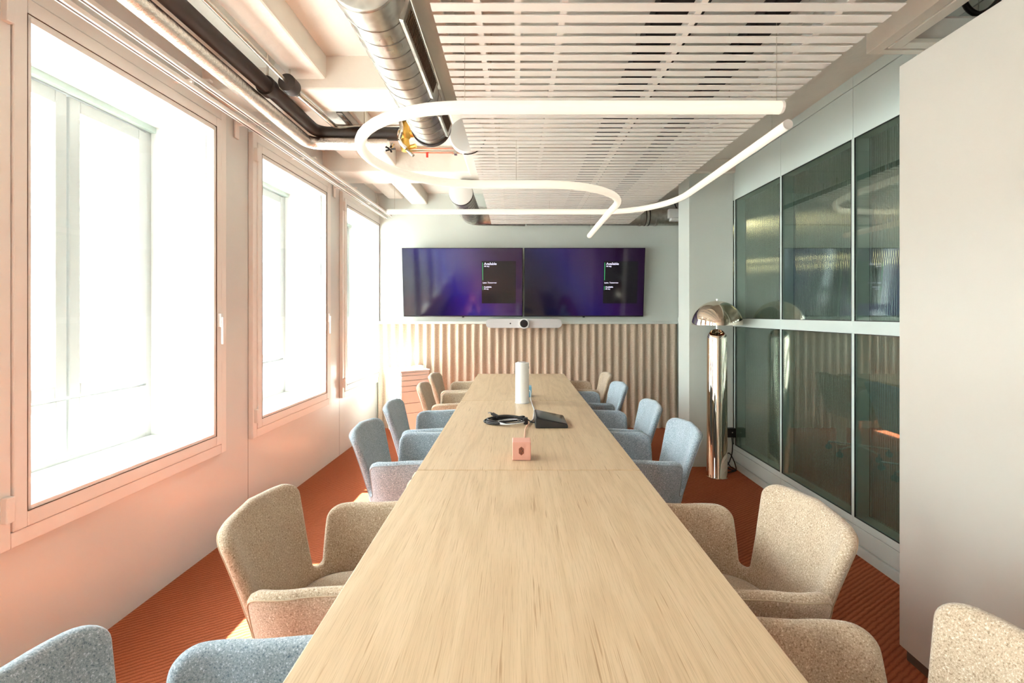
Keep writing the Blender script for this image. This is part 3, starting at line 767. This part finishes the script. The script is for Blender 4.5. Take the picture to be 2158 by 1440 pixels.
shell_me = bpy.data.meshes.new('shell'); sbm.to_mesh(shell_me); sbm.free(); shell_me.shade_smooth()
# piping: slightly to the outside of the rim
pm = MB(); pth = []
for i, p in enumerate(poly):
    td = (poly[(i+1) % len(poly)]-poly[i-1]).normalized(); q = p+Vector((td.y, -td.x))*.011; e = .004
    P0 = surf(q.x, q.y); nn = (surf(q.x+e, q.y)-surf(q.x-e, q.y)).cross(surf(q.x, q.y+e)-surf(q.x, q.y-e)).normalized()
    if nn.dot(Vector((P0.x+.05, P0.y, 0))) > 0: nn = -nn
    pth.append(P0-nn*.0155)
pm.tube(pth, .0020, 6, closed=True)
pip_me = bpy.data.meshes.new('piping'); pm.bm.to_mesh(pip_me); pm.bm.free(); pip_me.shade_smooth()
def seat_me():
    bm = bmesh.new(); rings = []
    prof = [(0,.418),(.6,.418),(.92,.424),(1.0,.448),(.97,.470),(.85,.482),(.5,.486),(0,.488)]
    seg = 40
    for r, z in prof:
        if r == 0: rings.append([bm.verts.new((0,0,z))]); continue
        ring = []
        for k in range(seg):
            a = 2*PI*k/seg; c, s = math.cos(a), math.sin(a); e = 2/3.2
            ring.append(bm.verts.new((.02+.235*r*math.copysign(abs(c)**e, c), .222*r*math.copysign(abs(s)**e, s), z)))
        rings.append(ring)
    for A_, C_ in zip(rings, rings[1:]):
        for k in range(seg):
            k2 = (k+1) % seg
            if len(A_) == 1: bm.faces.new((A_[0], C_[k2], C_[k]))
            elif len(C_) == 1: bm.faces.new((A_[k], A_[k2], C_[0]))
            else: bm.faces.new((A_[k], A_[k2], C_[k2], C_[k]))
    bmesh.ops.recalc_face_normals(bm, faces=bm.faces[:])
    me = bpy.data.meshes.new('seat_cushion'); bm.to_mesh(me); bm.free(); me.shade_smooth(); return me
cush_me = seat_me()
def make_chair(kind):
    t = empty('conference_armchair'); fm = M[kind]; 
    def part(nm, me, m_, par):
        me = me.copy(); me.materials.clear(); me.materials.append(m_); o = bpy.data.objects.new(nm, me); COL.objects.link(o); o.parent = par; return o
    s = part('upholstered_shell', shell_me, fm, t); part('piping', pip_me, M[kind+'seam'], s)
    part('seat_cushion', cush_me, fm, t)
    MB().lathe([(0,.345),(.05,.345),(.14,.362),(.21,.395),(.222,.425),(0,.425)], 36, (.0,0,0)).build('seat_pan', fm, t, smooth=60)
    MB().lathe([(0,.085),(.026,.085),(.026,.24),(.018,.245),(.018,.335),(.06,.34),(.06,.350),(0,.352)], 24).build('column', M['chrome'], t, smooth=35)
    b = MB(); b.lathe([(0,.075),(.036,.075),(.038,.10),(.03,.112),(0,.115)], 24)
    for k in range(5):
        a = 2*PI*k/5+.3
        b.tube([(.02*math.cos(a), .02*math.sin(a), .095), (.255*math.cos(a), .255*math.sin(a), .076)], lambda u: .017-.006*u, 10, rb=.009)
    b.build('star_base', M['chrome'], t, smooth=40)
    for k in range(5):
        a = 2*PI*k/5+.3; mt = T(.255*math.cos(a), .255*math.sin(a), 0) @ rotz(a)
        b = MB()
        for s_ in (-1, 1): b.lathe([(0,-.008),(.021,-.008),(.026,-.003),(.026,.003),(.021,.008),(0,.008)], 16, (0,0,0), mt @ T(0, s_*.013, .026) @ Matrix.Rotation(PI/2,4,'X'))
        b.box(-.012, .012, -.006, .006, .03, .062, .003, 1, mt); b.tube([mt @ Vector((0,0,.05)), mt @ Vector((0,0,.078))], .006, 8)
        b.build('castor', M['rubber'], t, smooth=40)
    return t
protos = {}
seats = [
 ('blue', -.515, .735, 0, 'grey-blue armchair at the bottom left corner, nearest the camera'),
 ('beige', -.50, 1.47, 0, 'oatmeal armchair, nearest beige one on the window side'),
 ('blue', -.50, 2.50, 0, 'grey-blue armchair on the window side, right behind the nearest beige armchair'),
 ('blue', -.515, 3.13, 0, 'grey-blue armchair on the window side, farthest blue one, before the two far beige ones'),
 ('beige', -.475, 3.94, 0, 'oatmeal armchair on the window side, second from the screens wall'),
 ('beige', -.495, 4.58, 0, 'oatmeal armchair on the window side, closest to the screens wall'),
 ('beige', .605, .80, PI, 'oatmeal armchair at the bottom right corner beside the pale block'),
 ('beige', .605, 1.455, PI, 'oatmeal armchair on the glass side, second from the camera'),
 ('blue', .60, 2.51, PI, 'grey-blue armchair on the glass side nearest the camera, by the chrome lamp'),
 ('blue', .595, 3.13, PI, 'grey-blue armchair on the glass side, middle of its three blue ones'),
 ('blue', .57, 3.96, PI, 'grey-blue armchair on the glass side, farthest of its three blue ones'),
 ('beige', .585, 4.63, PI, 'oatmeal armchair on the glass side, closest to the screens wall'),
]
rots = [3, 0, -2, 2, 1, -2, -2, 2, 1, -1, 3, -1]
for (kind, x, y, rz, lab), dr in zip(seats, rots):
    if kind not in protos: c = protos[kind] = make_chair(kind)
    else: c = copy_tree(protos[kind])
    c.location = (x, y, 0); c.rotation_euler = (0, 0, rz+math.radians(dr))
    tag(c, lab, 'chair', 'upholstered armchairs around the table')

# ============================================================ THINGS ON THE TABLE
ZTab = .741
def socket_cube(name, loc, m_, label, face=True):
    t = empty(name, loc); tag(t, label, 'power socket')
    MB().box(-.041, .041, 0, .08, 0, .08, .004, 3).build('body', m_, t)
    if face:
        b = MB(); hexp = [(0,.019),(.011,.010),(.011,-.010),(0,-.019),(-.011,-.010),(-.011,.010)]
        b.poly_prism(hexp, .002, T(-.001,.0005,.042) @ Matrix.Rotation(PI/2,4,'X')); f = b.build('socket_face', M['socket'], t)
        b = MB()
        for x, z in ((0,.009),(0,-.009),(.005,0)): b.tube([(x-.001,-.0012,z+.042),(x-.001,-.0022,z+.042)], .0022, 8)
        b.build('pin_hole', M['black'], f)
    return t
socket_cube('power_cube', (.023, 2.06, ZTab), M['pinkplastic'], 'salmon pink cube power socket standing on the middle table section')
socket_cube('power_cube', (.077, 3.62, ZTab), M['blueplastic'], 'blue cube power socket half hidden behind the white cylinder')
# white cylinder
t = empty('white_cylinder', (.042, 3.40, ZTab)); tag(t, 'tall white cylindrical device standing upright on the table', 'device')
MB().lathe([(0,0),(.047,0),(.049,.002),(.049,.284),(.047,.287),(0,.287)], 40).build('body', M['white'], t, smooth=30)
MB().lathe([(0,0),(.030,0),(.030,.005),(0,.006)], 32, (-.005,0,.287)).build('lid', M['grey'], t, smooth=30)
MB().box(.046,.0505,-.012,.0,.245,.262,.001).build('button', M['black'], t)
MB().lathe([(.049,0),(.052,0),(.052,.004),(.049,.004)], 40).build('foot_ring', M['grey'], t)
# touch panel
t = empty('touch_console', (.107, 2.64, ZTab)); tag(t, 'black wedge-shaped touch console lying on the table beside the cable coil', 'touch panel')
b = MB(); b.poly_prism([(0,0),(.180,0),(.182,.012),(.178,.020),(.006,.056),(0,.052)], .24, T(0,.24,0) @ Matrix.Rotation(PI/2,4,'X')); 
o = b.build('housing', M['black'], t)
bv = o.modifiers.new('bevel', 'BEVEL'); bv.width = .004; bv.segments = 3; bv.limit_method = 'ANGLE'
sa = math.atan2(.036, .172)
b = MB(); b.box(0,.168,.010,.230,0,.0015,0,1, T(.010,0,.0565) @ Matrix.Rotation(sa,4,'Y')); b.build('screen', mat('dark_touch_glass', (.006,.006,.007), .05, spec=.8), t)
# cables
def cable(name, pts, r, m_, label, n=10):
    o0 = Vector(pts[0]); return tag(MB().tube([p-o0 for p in catmull(pts, n)], r, 8).build(name, m_, smooth=60, loc=o0), label, 'cable')
zc = ZTab+.004
M['peach'] = mat('peach_cable', (.80,.45,.33), .5); M['palegrey'] = mat('pale_grey_cable', (.55,.55,.57), .5)
cable('power_cable', [(.030,2.142,ZTab+.02),(.032,2.17,zc),(.036,2.30,zc),(.044,2.46,zc),(.048,2.58,zc),(.06,2.66,zc+.004),(.075,2.74,zc)], .0032, M['peach'], 'thin peach cable running back from the pink cube')
cable('power_cable', [(.098,3.618,ZTab+.05),(.105,3.60,ZTab+.052),(.11,3.575,ZTab+.03),(.108,3.50,zc),(.112,3.30,zc),(.118,3.12,zc),(.108,2.95,zc),(.100,2.84,zc),(.085,2.775,zc+.004),(.078,2.75,zc)], .0036, M['palegrey'], 'pale grey cable running from the blue cube to the touch console')
cc = empty('cable_coil', (-.04, 2.76, ZTab)); tag(cc, 'coiled bundle of black cables with plugs lying on the table', 'cable')
def loop(cx, cy, rx, ry, z, r, ph=0, wob=.006, turns=1.0, n=40):
    return [(cx+rx*math.cos(2*PI*turns*k/n+ph), cy+ry*math.sin(2*PI*turns*k/n+ph), z+wob*math.sin(5*PI*k/n)+wob) for k in range(n+1)]
b = MB(); b.tube(loop(-.02,0,.115,.062,.006,.005,.2,.005,1.8,60), .005, 8); b.tube(loop(-.03,.01,.10,.055,.016,.005,1.0,.004,1.5,50), .005, 8)
b.tube(catmull([(.09,-.01,.012),(.07,.01,.03),(-.02,.05,.034),(-.10,.03,.028),(-.145,0,.014),(-.11,-.02,.008),(-.03,-.01,.012)],8), .0065, 8); b.build('black_cable', M['black'], cc, smooth=60)
b = MB(); b.tube(loop(.01,-.03,.075,.055,.010,.004,.5,.004,1.6,50), .0035, 8); b.build('grey_cable', M['palegrey'], cc, smooth=60)
b = MB(); b.box(-.024,.024,-.012,.012,-.007,.007,.002,1, T(-.085,.05,.036) @ rotz(-.5) @ Matrix.Rotation(.35,4,'Y')); b.box(-.02,.02,-.01,.01,-.006,.006,.002,1, T(.07,.03,.03) @ rotz(.6)); b.box(-.012,.012,-.02,.02,.0,.035,.003,1, T(.095,-.01,.0)); b.build('plug', M['black'], cc)
b = MB(); b.box(-.010,.010,-.008,.008,-.0035,.0035,.0,1, T(-.117,.068,.046) @ rotz(-.5)); b.build('connector', M['steel'], cc); b = MB(); b.box(-.012,.012,-.006,.006,-.005,.005,.001,1, T(.055,-.02,.022) @ rotz(.5)); b.build('connector', M['steel'], cc)
b = MB(); b.tube(catmull([(.095,0,.03),(.115,.02,.012),(.13,-.01,.01),(.16,-.03,.01)],8), .004, 8); b.build('tail', M['black'], cc, smooth=60)

# ============================================================ FLOOR LAMP
t = empty('floor_lamp', (1.70, 4.02, 0)); tag(t, 'mirror-polished metal mushroom floor lamp standing by the column', 'lamp')
prof = [(0,0),(.084,0),(.086,.004)] + [(.083,.01)] + [(.080,1.165)] + [(.080*math.cos(a), 1.165+.085*math.sin(a)) for a in [PI/2*k/10 for k in range(1,10)]] + [(0,1.25)]
MB().lathe(prof, 64).build('stand', M['lampchrome'], t, smooth=35)
MB().lathe([(0,1.245),(.008,1.245),(.008,1.29),(.014,1.292),(.014,1.302),(0,1.304)], 16).build('neck', M['chrome'], t, smooth=35)
R = .203; zr = 1.284
prof = [(R*math.cos(a), zr+.205*math.sin(a)) for a in [PI/2*k/20 for k in range(20)]] + [(0,zr+.205)]
inner = [(0,zr+.202)] + [((R-.003)*math.cos(a), zr+.202*math.sin(a)) for a in [PI/2*k/20 for k in range(19,-1,-1)]]
MB().lathe([(R-.003,zr)]+prof+inner[:1]+inner[1:], 64).build('lamp_shade', M['lampchrome'], t, smooth=50)
MB().lathe([(0,0),(.004,0),(.004,.006),(.008,.008),(.008,.013),(0,.016)], 16, (0,0,zr+.204)).build('finial', M['chrome'], t, smooth=35)
MB().tube([(0,0,1.30),(0,0,1.48)], .006, 8).build('stem', M['chrome'], t, smooth=35)
# plug-in adaptor and its cord
t = empty('plug_adaptor', (1.925, 4.268, .275)); tag(t, 'black mains adaptor plugged low on the column beside the lamp', 'adaptor')
MB().box(-.045, .030, -.045, 0, 0, .082, .004).build('body', M['black'], t)
MB().box(-.006, .004, -.047, -.044, .04, .05, .001).build('indicator', M['grey'], t)
t = tag(MB().tube(catmull([(0,0,0),(.0,-.01,-.06),(-.01,-.02,-.14),(-.04,-.04,-.20),(-.07,-.06,-.245),(-.03,-.10,-.262),(.01,-.06,-.262),(.0,-.03,-.19),(-.04,-.03,-.13),(-.08,-.05,-.16),(-.05,-.07,-.23),(-.01,-.09,-.262),(-.10,-.14,-.264)], 10), .005, 8).build('lamp_cord', M['black'], smooth=60, loc=(1.925, 4.235, .272)), 'tangled black cord hanging from the adaptor to the carpet behind the lamp', 'cord')

# ============================================================ DRAWER CABINET
ang = math.atan2(.196, .272)      # direction of the drawer face
t = empty('drawer_cabinet', (-1.25, 5.15, 0), ang-PI/2+PI/2)
tag(t, 'white mobile drawer cabinet with bounce-tinted drawer fronts in the far left corner', 'cabinet')
# local: x along the drawer face, y backwards (towards the wall)
Wd, Dp = .335, .38
MB().box(-.0, Wd, .02, Dp, .05, .735, .003).build('body', M['white'], t)
MB().box(-.006, Wd+.006, .0, Dp+.005, .735, .752, .003).build('top', M['white'], t)
zs = [.285, .395, .525, .585, .645, .70, .733]
for z0, z1 in zip(zs, zs[1:]):
    d = MB().box(.004, Wd-.004, -.0, .02, z0+.003, z1-.004, .002).build('drawer', M['bouncefront'], t)
MB().box(.004, Wd-.004, .0, .02, .06, .283, .002).build('lower_door', M['white'], t)
for x, y in ((.03,.05),(Wd-.03,.05),(.03,Dp-.05),(Wd-.03,Dp-.05)):
    b = MB(); b.tube([(x-.012,y,.025),(x+.012,y,.025)], .025, 16); b.build('castor', M['black'], t, smooth=40)
def at(lx, ly, z): v_ = rotz(ang) @ Vector((lx, ly, 0)); return (v_.x-1.25, v_.y+5.15, z)
tag(MB().box(-.075,.075,-.10,.10,0,.004,.0).build('paper_stack', M['paper'], loc=at(.13,.2,.753), rot=(0,0,.3)), 'thin stack of white papers on top of the drawer cabinet', 'papers')
bx = empty('desk_box', at(.27,.16,.753), ang); tag(bx, 'small white and grey box on the drawer cabinet edge', 'box')
MB().box(-.05,.05,-.04,.04,0,.022,.002).build('body', M['grey'], bx); MB().box(-.051,.051,-.041,.041,.022,.028,.001).build('lid', M['white'], bx)
